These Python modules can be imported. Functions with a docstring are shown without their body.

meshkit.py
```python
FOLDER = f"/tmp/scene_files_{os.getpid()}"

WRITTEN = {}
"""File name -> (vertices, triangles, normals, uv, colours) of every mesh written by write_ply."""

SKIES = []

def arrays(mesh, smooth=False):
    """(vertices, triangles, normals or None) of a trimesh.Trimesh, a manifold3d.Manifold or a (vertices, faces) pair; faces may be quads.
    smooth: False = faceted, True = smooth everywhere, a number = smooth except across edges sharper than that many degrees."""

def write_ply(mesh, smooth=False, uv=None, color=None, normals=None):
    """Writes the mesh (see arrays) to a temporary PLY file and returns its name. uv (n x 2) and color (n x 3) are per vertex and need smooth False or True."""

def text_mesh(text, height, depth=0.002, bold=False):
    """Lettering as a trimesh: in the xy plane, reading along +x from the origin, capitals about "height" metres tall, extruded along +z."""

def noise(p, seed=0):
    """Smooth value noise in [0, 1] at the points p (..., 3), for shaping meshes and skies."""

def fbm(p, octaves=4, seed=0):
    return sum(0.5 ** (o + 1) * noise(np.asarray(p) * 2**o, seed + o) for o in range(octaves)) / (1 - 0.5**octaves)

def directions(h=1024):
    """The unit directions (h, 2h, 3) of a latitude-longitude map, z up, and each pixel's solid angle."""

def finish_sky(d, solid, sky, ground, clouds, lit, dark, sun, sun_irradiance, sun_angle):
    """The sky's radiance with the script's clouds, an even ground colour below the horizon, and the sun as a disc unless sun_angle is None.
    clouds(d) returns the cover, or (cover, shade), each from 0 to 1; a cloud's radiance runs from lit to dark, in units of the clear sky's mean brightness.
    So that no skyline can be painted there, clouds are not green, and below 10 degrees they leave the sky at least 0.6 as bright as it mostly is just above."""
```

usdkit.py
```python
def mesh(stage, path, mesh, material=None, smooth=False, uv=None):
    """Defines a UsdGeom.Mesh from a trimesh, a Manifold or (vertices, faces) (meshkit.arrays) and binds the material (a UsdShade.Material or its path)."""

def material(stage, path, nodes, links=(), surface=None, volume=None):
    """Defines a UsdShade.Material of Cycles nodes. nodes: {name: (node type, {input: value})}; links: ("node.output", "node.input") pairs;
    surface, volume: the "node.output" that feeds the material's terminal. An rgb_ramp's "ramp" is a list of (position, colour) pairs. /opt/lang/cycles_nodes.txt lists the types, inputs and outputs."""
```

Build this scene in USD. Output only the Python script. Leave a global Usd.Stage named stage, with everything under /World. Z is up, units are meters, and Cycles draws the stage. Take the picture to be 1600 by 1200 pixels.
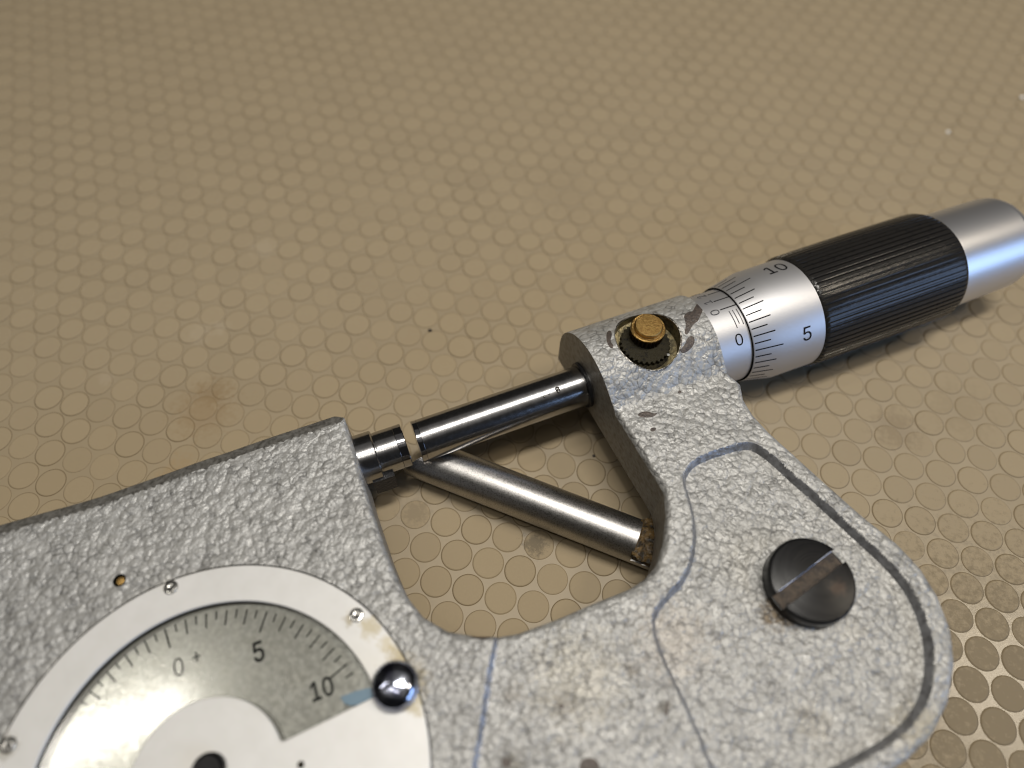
import math, random
import numpy as np
import shapely
from shapely.geometry import Polygon, LineString, Point
from shapely.ops import unary_union
from scipy.spatial import Delaunay
import trimesh, manifold3d
import usdkit, meshkit
from pxr import Usd, UsdGeom, UsdLux, UsdShade, Gf, Sdf, Vt

random.seed(7)
RNG = np.random.default_rng(7)
stage = Usd.Stage.CreateInMemory()
UsdGeom.SetStageUpAxis(stage, UsdGeom.Tokens.z)
UsdGeom.SetStageMetersPerUnit(stage, 1.0)
UsdGeom.Xform.Define(stage, '/World')
UsdGeom.Scope.Define(stage, '/World/Looks')
MM = 0.001                                    # the script thinks in millimetres

# ------------------------------------------------------------------ camera
CAM = np.array([19.16252, -34.23529, 107.67352])
ROT = np.array([[0.97004989, 0.24285489, 0.00497054],      # right
                [0.2111705, -0.83302522, -0.51134725],     # down
                [-0.12004259, 0.49708198, -0.85935981]])   # forward
FPX = 1070.873                                # focal length for a 1600 pixel wide picture
cam = UsdGeom.Camera.Define(stage, '/World/camera')
m = np.eye(4)
m[0, :3], m[1, :3], m[2, :3], m[3, :3] = ROT[0], -ROT[1], -ROT[2], CAM * MM
cam.AddTransformOp().Set(Gf.Matrix4d(*m.ravel().tolist()))
cam.CreateHorizontalApertureAttr(8.0)
cam.CreateVerticalApertureAttr(6.0)
cam.CreateFocalLengthAttr(8.0 * FPX / 1600)
cam.CreateClippingRangeAttr(Gf.Vec2f(0.005, 50))
cam.CreateFStopAttr(2.0)
cam.CreateFocusDistanceAttr(0.107)
cam.CreateExposureAttr(0.0)


def at(px, py, z):
    """The point at height z (mm) that the photograph shows at this pixel."""
    v = np.array([(px - 800) / FPX, (py - 600) / FPX, 1]) @ ROT
    return CAM + v * ((z - CAM[2]) / v[2])


# ------------------------------------------------------------------ lamps of the workshop
def lamp(name, pos, target, w, h, color, power, along=None):
    """A rectangular lamp at pos (mm) facing target; its width runs along "along"."""
    pos, target = np.array(pos, float), np.array(target, float)
    z = pos - target
    z /= np.linalg.norm(z)
    a = np.array(along if along is not None else [1, 0, 0], float)
    x = a - (a @ z) * z
    x /= np.linalg.norm(x)
    y = np.cross(z, x)
    mm = np.eye(4)
    mm[0, :3], mm[1, :3], mm[2, :3], mm[3, :3] = x, y, z, pos * MM
    L = UsdLux.RectLight.Define(stage, '/World/' + name)
    L.AddTransformOp().Set(Gf.Matrix4d(*mm.ravel().tolist()))
    L.CreateWidthAttr(w * MM)
    L.CreateHeightAttr(h * MM)
    L.CreateColorAttr(Gf.Vec3f(*color))
    L.CreateIntensityAttr(power)
    return L


AXD = np.array([0.81292745, 0.58236497, 0.0])     # the micrometer's measuring axis
AXN = np.array([-AXD[1], AXD[0], 0.0])
UP = np.array([0, 0, 1.0])
AX0 = np.array([0, 12.6477, 10.3])

# bench lamp above on the left, a second ceiling lamp to the right, a bluish window low on the near right, the pale ceiling
lamp('bench_tube', (68, 60, 520), (10, 10, 0), 215, 58, (1.0, 0.955, 0.88), 53, AXD)
lamp('middle_tube', (-70, -180, 830), (0, 0, 0), 380, 40, (1.0, 0.95, 0.87), 11, (0.99, -0.12, 0))
lamp('left_tube', (-462, -92, 830), (-20, -20, 0), 200, 40, (1.0, 0.95, 0.86), 22, AXD)
lamp('right_lamp', (632, 250, 900), (60, 0, 0), 170, 170, (1.0, 0.88, 0.7), 25, (0, 1, 0))
lamp('window', (1400, -300, 470), (0, 0, 0), 1000, 620, (0.40, 0.60, 1.0), 4.0, (0.2, 0.98, 0))
lamp('ceiling', (0, 200, 2200), (0, 0, 0), 2600, 2600, (1.0, 0.96, 0.9), 0.11)
dome = UsdLux.DomeLight.Define(stage, '/World/room_light')
dm = usdkit.material(stage, '/World/Looks/room_light',
                     {'b': ('background_shader', {'color': (1.0, 0.94, 0.85), 'strength': 0.02})}, [], surface='b.background')
UsdShade.MaterialBindingAPI.Apply(dome.GetPrim()).Bind(dm)


# ------------------------------------------------------------------ materials (positions in millimetres)
def mat(name, base=(0.5, 0.5, 0.5), metallic=0.0, rough=0.5, noise=None, bump=None, stains_and_shade=(), rough_noise=None, extra=None, spec=None,
        coat=0.0, aniso=0.0, tone=None, rim_dark=None, scratches=0.0):
    """noise: (scale per mm, dark colour, contrast lo, hi); bump: (scale per mm, depth mm, detail); stains: [(point mm, radius mm, colour, strength)]."""
    N = {'geo': ('geometry', {}), 'map': ('mapping', {'scale': (1000, 1000, 1000)}),
         'p': ('principled_bsdf', {'base_color': base, 'metallic': metallic, 'roughness': rough, 'coat_weight': coat, 'anisotropic': aniso})}
    if spec is not None:
        N['p'][1]['specular_ior_level'] = spec
    L = [('geo.position', 'map.vector')]
    col = None
    if noise:
        s, dark, lo, hi = noise
        N['n1'] = ('noise_texture', {'scale': s, 'detail': 5, 'roughness': 0.6})
        N['r1'] = ('map_range', {'from_min': lo, 'from_max': hi, 'to_min': 0, 'to_max': 1, 'clamp': True})
        N['m1'] = ('mix_color', {'a': dark, 'b': base})
        L += [('map.vector', 'n1.vector'), ('n1.fac', 'r1.value'), ('r1.result', 'm1.fac')]
        col = 'm1.result'
    for attr, dark in ((tone and 'tone', tone), (rim_dark and 'rim_dark', rim_dark)):
        if attr:
            N['at' + attr] = ('attribute', {'attribute': attr})
            N['mx' + attr] = ('mix_color', {'a': base, 'b': dark})
            L += [('at' + attr + '.fac', 'mx' + attr + '.fac'), ('mx' + attr + '.result', 'p.base_color')]
            if col:
                L.append((col, 'mx' + attr + '.a'))
            col = 'mx' + attr + '.result'
    for i, (pt, rad, colour, k) in enumerate(stains_and_shade):
        N[f'd{i}'] = ('vector_math', {'math_type': 'distance', 'vector2': tuple(pt)})
        N[f'sn{i}'] = ('noise_texture', {'scale': 0.9, 'detail': 6, 'roughness': 0.72})
        N[f'sa{i}'] = ('math', {'math_type': 'multiply_add', 'value2': rad * 3.0, 'value3': -rad * 1.5})
        N[f'sb{i}'] = ('math', {'math_type': 'add'})
        N[f'sr{i}'] = ('map_range', {'from_min': rad * 0.35, 'from_max': rad, 'to_min': k, 'to_max': 0, 'clamp': True})
        N[f'sm{i}'] = ('mix_color', {'a': base, 'b': colour})
        L += [('map.vector', f'd{i}.vector1'), ('map.vector', f'sn{i}.vector'), (f'sn{i}.fac', f'sa{i}.value1'), (f'd{i}.value', f'sb{i}.value1'),
              (f'sa{i}.value', f'sb{i}.value2'), (f'sb{i}.value', f'sr{i}.value'), (f'sr{i}.result', f'sm{i}.fac')]
        if col:
            L.append((col, f'sm{i}.a'))
        col = f'sm{i}.result'
    if col:
        L.append((col, 'p.base_color'))
    if rough_noise:
        s, r0, r1 = rough_noise
        N['rn'] = ('noise_texture', {'scale': s, 'detail': 4})
        N['rr'] = ('map_range', {'from_min': 0.35, 'from_max': 0.65, 'to_min': r0, 'to_max': r1, 'clamp': True})
        L += [('map.vector', 'rn.vector'), ('rn.fac', 'rr.value'), ('rr.result', 'p.roughness')]
    if bump:
        s, depth, det = bump
        N['bn'] = ('noise_texture', {'scale': s, 'detail': det, 'roughness': 0.6})
        N['b'] = ('bump', {'distance': depth * MM, 'strength': 1.0})
        L += [('map.vector', 'bn.vector'), ('bn.fac', 'b.height'), ('b.normal', 'p.normal')]
    if extra:
        extra(N, L)
    return usdkit.material(stage, '/World/Looks/' + name, N, L, surface='p.BSDF')


def hammer(N, L):
    """Hammertone enamel: rounded cells with dark thin creases between them, two sizes."""
    N['wn'] = ('noise_texture', {'scale': 0.9, 'detail': 3})
    N['wa'] = ('vector_math', {'math_type': 'scale', 'scale': 0.55})
    N['wv'] = ('vector_math', {'math_type': 'add'})
    N['v1'] = ('voronoi_texture', {'feature': 'smooth_f1', 'scale': 0.85, 'smoothness': 0.25})
    N['v2'] = ('voronoi_texture', {'feature': 'smooth_f1', 'scale': 1.9, 'smoothness': 0.25})
    N['e1'] = ('voronoi_texture', {'feature': 'distance_to_edge', 'scale': 0.85})
    N['n3'] = ('noise_texture', {'scale': 0.75, 'detail': 5, 'roughness': 0.55})
    N['q1'] = ('math', {'math_type': 'power', 'value2': 1.7})
    N['q2'] = ('math', {'math_type': 'power', 'value2': 1.7})
    N['s1'] = ('math', {'math_type': 'multiply', 'value2': -0.95})
    N['s2'] = ('math', {'math_type': 'multiply_add', 'value2': -0.35})
    N['s3'] = ('math', {'math_type': 'multiply_add', 'value2': 1.1})
    N['b'] = ('bump', {'distance': 0.3 * MM, 'strength': 0.9})
    N['er'] = ('map_range', {'from_min': 0.0, 'from_max': 0.14, 'to_min': 1, 'to_max': 0, 'clamp': True})
    N['ek'] = ('noise_texture', {'scale': 0.42, 'detail': 5, 'roughness': 0.65})
    N['ekr'] = ('map_range', {'from_min': 0.42, 'from_max': 0.64, 'to_min': 0.04, 'to_max': 0.9, 'clamp': True})
    N['em'] = ('math', {'math_type': 'multiply'})
    N['ec'] = ('mix_color', {'b': (0.10, 0.098, 0.095)})
    L += [('map.vector', 'wn.vector'), ('wn.color', 'wa.vector1'), ('map.vector', 'wv.vector1'), ('wa.vector', 'wv.vector2')]
    L += [('wv.vector', f'{k}.vector') for k in ('v1', 'v2', 'e1')] + [('map.vector', 'n3.vector'), ('map.vector', 'ek.vector')]
    L += [('v1.distance', 'q1.value1'), ('v2.distance', 'q2.value1'), ('q1.value', 's1.value1'), ('q2.value', 's2.value1'), ('s1.value', 's2.value3'), ('n3.fac', 's3.value1'), ('s2.value', 's3.value3'),
          ('s3.value', 'b.height'), ('b.normal', 'p.normal')]
    L += [('e1.distance', 'er.value'), ('ek.fac', 'ekr.value'), ('er.result', 'em.value1'), ('ekr.result', 'em.value2'), ('em.value', 'ec.fac')]
    prev = [a for a, b in L if b == 'p.base_color'][-1]
    L[:] = [(a, b) for a, b in L if b != 'p.base_color'] + [(prev, 'ec.a'), ('ec.result', 'p.base_color')]


def lines(axis, scale, depth):
    """Fine turning or grinding marks: noise stretched across one axis of a direction (mm)."""
    def f(N, L):
        d = np.array(axis, float)
        N['dt'] = ('vector_math', {'math_type': 'dot_product', 'vector2': tuple(d)})
        N['ln'] = ('noise_texture', {'dimensions': '1D', 'scale': 1.0, 'detail': 3})
        N['lw'] = ('math', {'math_type': 'multiply', 'value2': scale})
        N['b'] = ('bump', {'distance': depth * MM, 'strength': 1.0})
        L += [('map.vector', 'dt.vector1'), ('dt.value', 'lw.value1'), ('lw.value', 'ln.w'), ('ln.fac', 'b.height'), ('b.normal', 'p.normal')]
    return f


def rings(center, scale, depth):
    def f(N, L):
        N['dc'] = ('vector_math', {'math_type': 'distance', 'vector2': tuple(center)})
        N['ln'] = ('noise_texture', {'dimensions': '1D', 'scale': 1.0, 'detail': 3})
        N['lw'] = ('math', {'math_type': 'multiply', 'value2': scale})
        N['b'] = ('bump', {'distance': depth * MM, 'strength': 1.0})
        L += [('map.vector', 'dc.vector1'), ('dc.value', 'lw.value1'), ('lw.value', 'ln.w'), ('ln.fac', 'b.height'), ('b.normal', 'p.normal')]
    return f


# ------------------------------------------------------------------ scene tree helpers
USED = {}


def path_for(name, parent):
    base = (str(parent.GetPath()) if parent else '/World') + '/' + name
    k = USED.get(base, 0)
    USED[base] = k + 1
    return base if k == 0 else f'{base}_{k:03d}'


def thing(name, label=None, cat=None, kind=None, parent=None, pos=(0, 0, 0)):
    x = UsdGeom.Xform.Define(stage, path_for(name, parent))
    x.AddTranslateOp().Set(Gf.Vec3d(*[float(c) * MM for c in pos]))
    o = x.GetPrim()
    for k, v in (('label', label), ('category', cat), ('kind', kind)):
        if v:
            o.SetCustomDataByKey(k, v)
    return o


def part(name, mesh, material, parent, smooth=35, label=None, kind=None, attrs=None, org=(0, 0, 0)):
    """One Mesh prim; vertices given in millimetres of the world, org being the position of the thing it belongs to."""
    if hasattr(mesh, 'to_mesh'):
        q = mesh.to_mesh()
        mesh = trimesh.Trimesh(q.vert_properties[:, :3], q.tri_verts, process=False)
    v, f = (mesh.vertices, mesh.faces) if hasattr(mesh, 'vertices') else mesh
    tm = trimesh.Trimesh((np.asarray(v) - np.asarray(org)) * MM * 1.0, np.asarray(f), process=False)
    # normals are worked out in millimetres: facet areas in metres are too small for tolerances
    big = trimesh.Trimesh(np.asarray(tm.vertices) * 1000, tm.faces, process=False)
    vv, ff, nn = meshkit.arrays(big, smooth)
    p = UsdGeom.Mesh.Define(stage, path_for(name, parent))
    p.CreatePointsAttr(Vt.Vec3fArray.FromNumpy((vv * MM).astype(np.float32)))
    p.CreateFaceVertexCountsAttr(Vt.IntArray.FromNumpy(np.full(len(ff), 3, np.int32)))
    p.CreateFaceVertexIndicesAttr(Vt.IntArray.FromNumpy(ff.astype(np.int32).ravel()))
    p.CreateSubdivisionSchemeAttr('none')
    if nn is not None:
        p.CreateNormalsAttr(Vt.Vec3fArray.FromNumpy(nn.astype(np.float32)))
        p.SetNormalsInterpolation('vertex')
    for k, a in (attrs or {}).items():
        UsdGeom.PrimvarsAPI(p).CreatePrimvar(k, Sdf.ValueTypeNames.FloatArray, 'vertex').Set(Vt.FloatArray.FromNumpy(np.asarray(a, np.float32)))
    UsdShade.MaterialBindingAPI.Apply(p.GetPrim()).Bind(material)
    o = p.GetPrim()
    if label:
        o.SetCustomDataByKey('label', label)
    if kind:
        o.SetCustomDataByKey('kind', kind)
    return o


def join(ms):
    return trimesh.util.concatenate([trimesh.Trimesh(np.asarray(x.vertices), np.asarray(x.faces), process=False) for x in ms])


def revolve(profile, seg=96):
    """Lathe of (radius, height) pairs about +z; open profiles are closed onto the axis."""
    pr = [tuple(map(float, q)) for q in profile]
    n = len(pr)
    th = np.linspace(0, 2 * np.pi, seg, endpoint=False)
    v = np.array([[r * math.cos(t), r * math.sin(t), z] for r, z in pr for t in th])
    f = []
    for i in range(n - 1):
        for j in range(seg):
            k = (j + 1) % seg
            a, b, c, d = i * seg + j, i * seg + k, (i + 1) * seg + k, (i + 1) * seg + j
            if pr[i][0] > 1e-9 or True:
                f += [(a, b, c), (a, c, d)]
    tm = trimesh.Trimesh(v, f, process=False)
    tm.merge_vertices()
    tm.update_faces(tm.nondegenerate_faces())
    tm.remove_unreferenced_vertices()
    return tm


def along_axis(tm, o=AX0, d=AXD, n=AXN):
    """Puts a lathe (its z axis) along the measuring axis: z -> d, x -> n, y -> up."""
    v = np.asarray(tm.vertices)
    w = o + v[:, 2:3] * d + v[:, 0:1] * n + v[:, 1:2] * UP
    f = np.asarray(tm.faces)
    if np.dot(np.cross(n, UP), d) < 0:
        f = f[:, ::-1]
    return trimesh.Trimesh(w, f, process=False)


def prof(*pts):
    return list(pts)


def on_cylinder(tm2d, R, s, theta, o=AX0, turn=0.0, lift=0.022):
    """Wraps flat lettering (x along the axis, y round it) onto the cylinder; theta in degrees from the top toward the far side.
    R may be a function of s."""
    v = np.asarray(tm2d.vertices).copy()
    c, sn = math.cos(math.radians(turn)), math.sin(math.radians(turn))
    x, y, z = c * v[:, 0] - sn * v[:, 1], sn * v[:, 0] + c * v[:, 1], v[:, 2]
    S = s + x
    RR = np.array([R(q) for q in S]) if callable(R) else np.full(len(S), R)
    th = math.radians(theta) + y / RR
    rr = RR + lift + np.clip(z, 0, 0.01)
    w = o + S[:, None] * AXD + (rr * np.sin(th))[:, None] * AXN + (rr * np.cos(th))[:, None] * UP
    return trimesh.Trimesh(w, tm2d.faces, process=False)


def text(t, h, bold=False):
    tm = meshkit.text_mesh(t, h, depth=0.01, bold=bold)
    v = np.asarray(tm.vertices)
    tm.vertices = v - [v[:, 0].min() / 2 + v[:, 0].max() / 2, v[:, 1].min() / 2 + v[:, 1].max() / 2, 0]
    for _ in range(6):
        e = np.linalg.norm(tm.vertices[tm.edges_unique[:, 0]] - tm.vertices[tm.edges_unique[:, 1]], axis=1)
        if e.max() < 0.5:
            break
        tm = tm.subdivide()
    return tm


def bar2d(x0, x1, w):
    n = max(2, int((x1 - x0) / 0.4) + 1)
    m_ = max(2, int(w / 0.4) + 1)
    xs, ys = np.linspace(x0, x1, n), np.linspace(-w / 2, w / 2, m_)
    X, Y = np.meshgrid(xs, ys, indexing='ij')
    v = np.stack([X.ravel(), Y.ravel(), np.zeros(X.size)], 1)
    f = []
    for i in range(n - 1):
        for j in range(m_ - 1):
            a, b, c, d = i * m_ + j, (i + 1) * m_ + j, (i + 1) * m_ + j + 1, i * m_ + j + 1
            f += [(a, b, c), (a, c, d)]
    return trimesh.Trimesh(v, f, process=False)


def fit_circle(pts, z):
    X = np.array([at(*q, z)[:2] for q in pts])
    M = np.c_[2 * X, np.ones(len(X))]
    s = np.linalg.lstsq(M, (X ** 2).sum(1), rcond=None)[0]
    return s[:2], math.sqrt(s[2] + s[0] ** 2 + s[1] ** 2)


def smoothstep(t):
    t = np.clip(t, 0, 1)
    return t * t * (3 - 2 * t)


def smooth_line(pts, closed=False, n=1):
    """Chaikin corner cutting."""
    p = np.array(pts, float)
    for _ in range(n):
        if closed:
            q = np.roll(p, -1, axis=0)
            p = np.stack([0.75 * p + 0.25 * q, 0.25 * p + 0.75 * q], 1).reshape(-1, 2)
        else:
            a, b = p[:-1], p[1:]
            p = np.vstack([p[:1], np.stack([0.75 * a + 0.25 * b, 0.25 * a + 0.75 * b], 1).reshape(-1, 2), p[-1:]])
    return p


# ================================================================== the mat (setting)
LA, LB, RD = np.array([5.2, 0.0]), np.array([3.26418, -4.81304]), 2.405
MAT_BASE = (0.315, 0.253, 0.163)
STAIN_AND_SHADE = [(at(318, 640, 0), 6.5, (0.22, 0.145, 0.07), 0.38), (at(335, 612, 0), 4.0, (0.2, 0.135, 0.065), 0.35), (at(1400, 670, 0), 5, (0.16, 0.12, 0.075), 0.35),
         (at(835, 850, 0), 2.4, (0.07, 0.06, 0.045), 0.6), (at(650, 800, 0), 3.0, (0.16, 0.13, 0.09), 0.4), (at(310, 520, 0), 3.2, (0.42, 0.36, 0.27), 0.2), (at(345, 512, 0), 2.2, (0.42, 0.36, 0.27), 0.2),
         (at(412, 388, 0), 3.4, (0.42, 0.36, 0.27), 0.2), (at(165, 592, 0), 1.8, (0.40, 0.34, 0.26), 0.2), (at(880, 300, 0), 9, (0.25, 0.20, 0.13), 0.4), (at(1500, 640, 0), 7, (0.24, 0.19, 0.12), 0.4),
         (at(280, 740, 0), 4, (0.30, 0.21, 0.11), 0.4), (at(1610, 1130, 0), 30, (0.15, 0.118, 0.074), 0.62)]  # last, widest patch: light falling off towards the lower right, painted into the colour


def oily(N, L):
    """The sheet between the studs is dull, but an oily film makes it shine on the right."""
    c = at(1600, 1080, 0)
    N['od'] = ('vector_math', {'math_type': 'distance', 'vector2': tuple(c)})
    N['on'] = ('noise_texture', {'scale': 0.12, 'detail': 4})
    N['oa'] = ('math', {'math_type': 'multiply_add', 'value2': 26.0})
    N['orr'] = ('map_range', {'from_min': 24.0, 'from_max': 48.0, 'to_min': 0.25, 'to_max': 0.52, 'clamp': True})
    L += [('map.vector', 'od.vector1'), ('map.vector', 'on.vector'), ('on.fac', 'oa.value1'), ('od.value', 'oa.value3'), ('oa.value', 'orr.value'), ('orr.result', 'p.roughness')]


mat_gap = mat('mat_rubber', (0.285, 0.229, 0.148), rough=0.36, noise=(0.05, (0.26, 0.208, 0.133), 0.35, 0.65), bump=(6.0, 0.006, 3), stains_and_shade=STAIN_AND_SHADE, spec=0.5,
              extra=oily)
mat_disc = mat('mat_disc', MAT_BASE, rough=0.6, noise=(7.0, (0.29, 0.232, 0.15), 0.3, 0.6), bump=(11.0, 0.05, 3), stains_and_shade=STAIN_AND_SHADE, tone=(0.27, 0.217, 0.142),
               rim_dark=(0.125, 0.092, 0.05), spec=0.15)
mat_root = thing('mat', 'tan rubber mat with rows of low round studs, under the whole micrometer', 'mat', 'structure')
BASEZ = -0.11
base = trimesh.creation.box((620, 560, 3.0))
base.apply_translation((0, 60, BASEZ - 1.5))
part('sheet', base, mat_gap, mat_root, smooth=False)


def disc_mesh(seg, rnd):
    """A stud: flat top, faint raised lip, rolled edge and a darker line where it meets the sheet."""
    rp = [(0.0, 0.0, 0), (RD - 0.42, 0.0, 0.0), (RD - 0.20, 0.012, 0.0), (RD - 0.08, -0.015, 0.15), (RD, -0.075, 0.75), (RD + 0.05, BASEZ + 0.010, 1.0), (RD + 0.12, BASEZ + 0.005, 0.2)]
    th = np.linspace(0, 2 * np.pi, seg, endpoint=False)
    v, rim_dark = [(0, 0, 0)], [0.0]
    for r, z, dd in rp[1:]:
        for t in th:
            v.append((r * math.cos(t), r * math.sin(t), z))
            rim_dark.append(dd)
    f = [(0, 1 + j, 1 + (j + 1) % seg) for j in range(seg)]
    for i in range(len(rp) - 2):
        for j in range(seg):
            k = (j + 1) % seg
            a, b, c, d = 1 + i * seg + j, 1 + i * seg + k, 1 + (i + 1) * seg + k, 1 + (i + 1) * seg + j
            f += [(a, d, c), (a, c, b)]
    return np.array(v), np.array(f), np.array(rim_dark)


centres = []
for i in range(-90, 91):
    for j in range(-60, 60):
        c = i * LA + j * LB
        if -215 < c[0] < 190 and -95 < c[1] < 250:
            q = np.array([c[0], c[1], 0.0]) - CAM
            e = ROT @ q
            u, w = e[0] / e[2] * FPX + 800, e[1] / e[2] * FPX + 600
            inside = -20 < u < 1620 and -20 < w < 1220 and e[2] > 0
            centres.append((np.linalg.norm(q), inside, c))
# studs that lie wholly under the frame are left to the joined part as well
near = sorted([c for c in centres if c[1]], key=lambda c: c[0])
FRAME_HIDE = Polygon([at(x, y, 5.2)[:2] for x, y in [(0, 860), (520, 690), (580, 800), (640, 950), (700, 1010), (790, 1010), (1000, 930), (1060, 850), (1060, 760), (1010, 690),
                                                     (970, 620), (1130, 560), (1180, 680), (1380, 860), (1450, 980), (1450, 1100), (1350, 1210), (1200, 1300), (0, 1300)]])
single = [c for c in near if not FRAME_HIDE.contains(Point(*c[2]))][:300]
keys = {tuple(np.round(c[2], 3)) for c in single}
dv, df, dd = disc_mesh(40, None)
for _, _, c in single:
    tone = float(np.clip(RNG.normal(0.2, 0.16), 0, 1))
    wob = dv.copy()
    wob[:, 2] += RNG.normal(0, 0.012)
    wob[:, :2] *= 1 + RNG.normal(0, 0.006)
    p = part('stud', (wob + [c[0], c[1], 0], df), mat_disc, mat_root, smooth=True, attrs={'tone': np.full(len(dv), tone), 'rim_dark': dd * RNG.uniform(0.5, 1.0)})
dv, df, dd = disc_mesh(28, None)
allv, allf, allt, alld, k = [], [], [], [], 0
for _, ins, c in centres:
    if tuple(np.round(c, 3)) in keys:
        continue
    allv.append(dv + [c[0], c[1], RNG.normal(0, 0.012)])
    allf.append(df + k)
    k += len(dv)
    allt.append(np.full(len(dv), np.clip(RNG.normal(0.2, 0.15), 0, 1)))
    alld.append(dd * RNG.uniform(0.5, 1.0))
part('stud_field', (np.vstack(allv), np.vstack(allf)), mat_disc, mat_root, smooth=True, kind='stuff', attrs={'tone': np.concatenate(allt), 'rim_dark': np.concatenate(alld)})

# ================================================================== the micrometer
ZB, ZW, ZBODY, ZPANEL = 5.2, 15.4, 16.0, 14.1       # frame: underside, web, dial body, recessed panel
RBOSS, S0, S1 = 9.1, 20.7, 41.6
ZC = 16.15                                         # top of the dial's cover plate
mic = thing('micrometer', 'grey hammered-enamel dial micrometer lying on its back across the studded mat', 'micrometer')


def axpt(s, n, z=10.3):
    return AX0 + s * AXD + n * AXN + np.array([0, 0, z - 10.3])


body_far = [(-140, 862), (-60, 838), (0, 822), (160, 777), (320, 720), (464, 671), (524, 651.5)]
hole_left = [(540, 657), (547, 680), (556, 708), (575, 775), (600, 850), (622, 905), (640, 938), (662, 966), (700, 988), (745, 996), (775, 996), (810, 990), (870, 968),
             (930, 942), (985, 920), (1008, 905), (1025, 885), (1036, 850), (1040, 805), (1037, 770), (1024, 748), (1006, 720)]
right_edge = [(1157, 602), (1161, 625), (1176, 650), (1200, 676), (1240, 712), (1290, 758), (1350, 810), (1400, 850), (1438, 890), (1464, 932), (1484, 985), (1490, 1040), (1480, 1100),
              (1455, 1150), (1415, 1190), (1360, 1225), (1250, 1270), (1100, 1310), (900, 1345), (700, 1380), (480, 1420), (200, 1440), (-60, 1400), (-200, 1250), (-220, 1000)]
ZE = ZW - 0.7
pl = [at(x, y, ZE)[:2] for x, y in body_far] + [at(x, y, ZE)[:2] for x, y in hole_left]
pl += [axpt(S0, RBOSS)[:2], axpt(S1, RBOSS)[:2], axpt(S1, -8.6)[:2]]
pl += [at(x, y, ZE)[:2] for x, y in right_edge]
print('wall pts', [[round(float((at(x, y, z)[:2] - AX0[:2]) @ q[:2]), 2) for q in (AXD, AXN)] for x, y, z in ((932, 577, 18.5), (946, 614, 17), (957, 640, 15.2), (968, 659, ZE), (985, 684, ZE), (1006, 720, ZE))])
OUT = Polygon(pl).buffer(0)
n_far = len(body_far)
# soften the cast corners but keep the machined boss square
soft = OUT.buffer(-0.5).buffer(1.0).buffer(-0.5)
bossbox = Polygon([axpt(S0 - 3, -7)[:2], axpt(S0 - 3, 12)[:2], axpt(S1 + 3, 12)[:2], axpt(S1 + 3, -7)[:2]])
OUT = unary_union([soft.difference(bossbox), OUT.intersection(bossbox)]).buffer(0.01).buffer(-0.01)
if OUT.geom_type != 'Polygon':
    OUT = max(OUT.geoms, key=lambda g: g.area)
FAR = LineString([at(x, y, ZE)[:2] for x, y in body_far])

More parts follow.
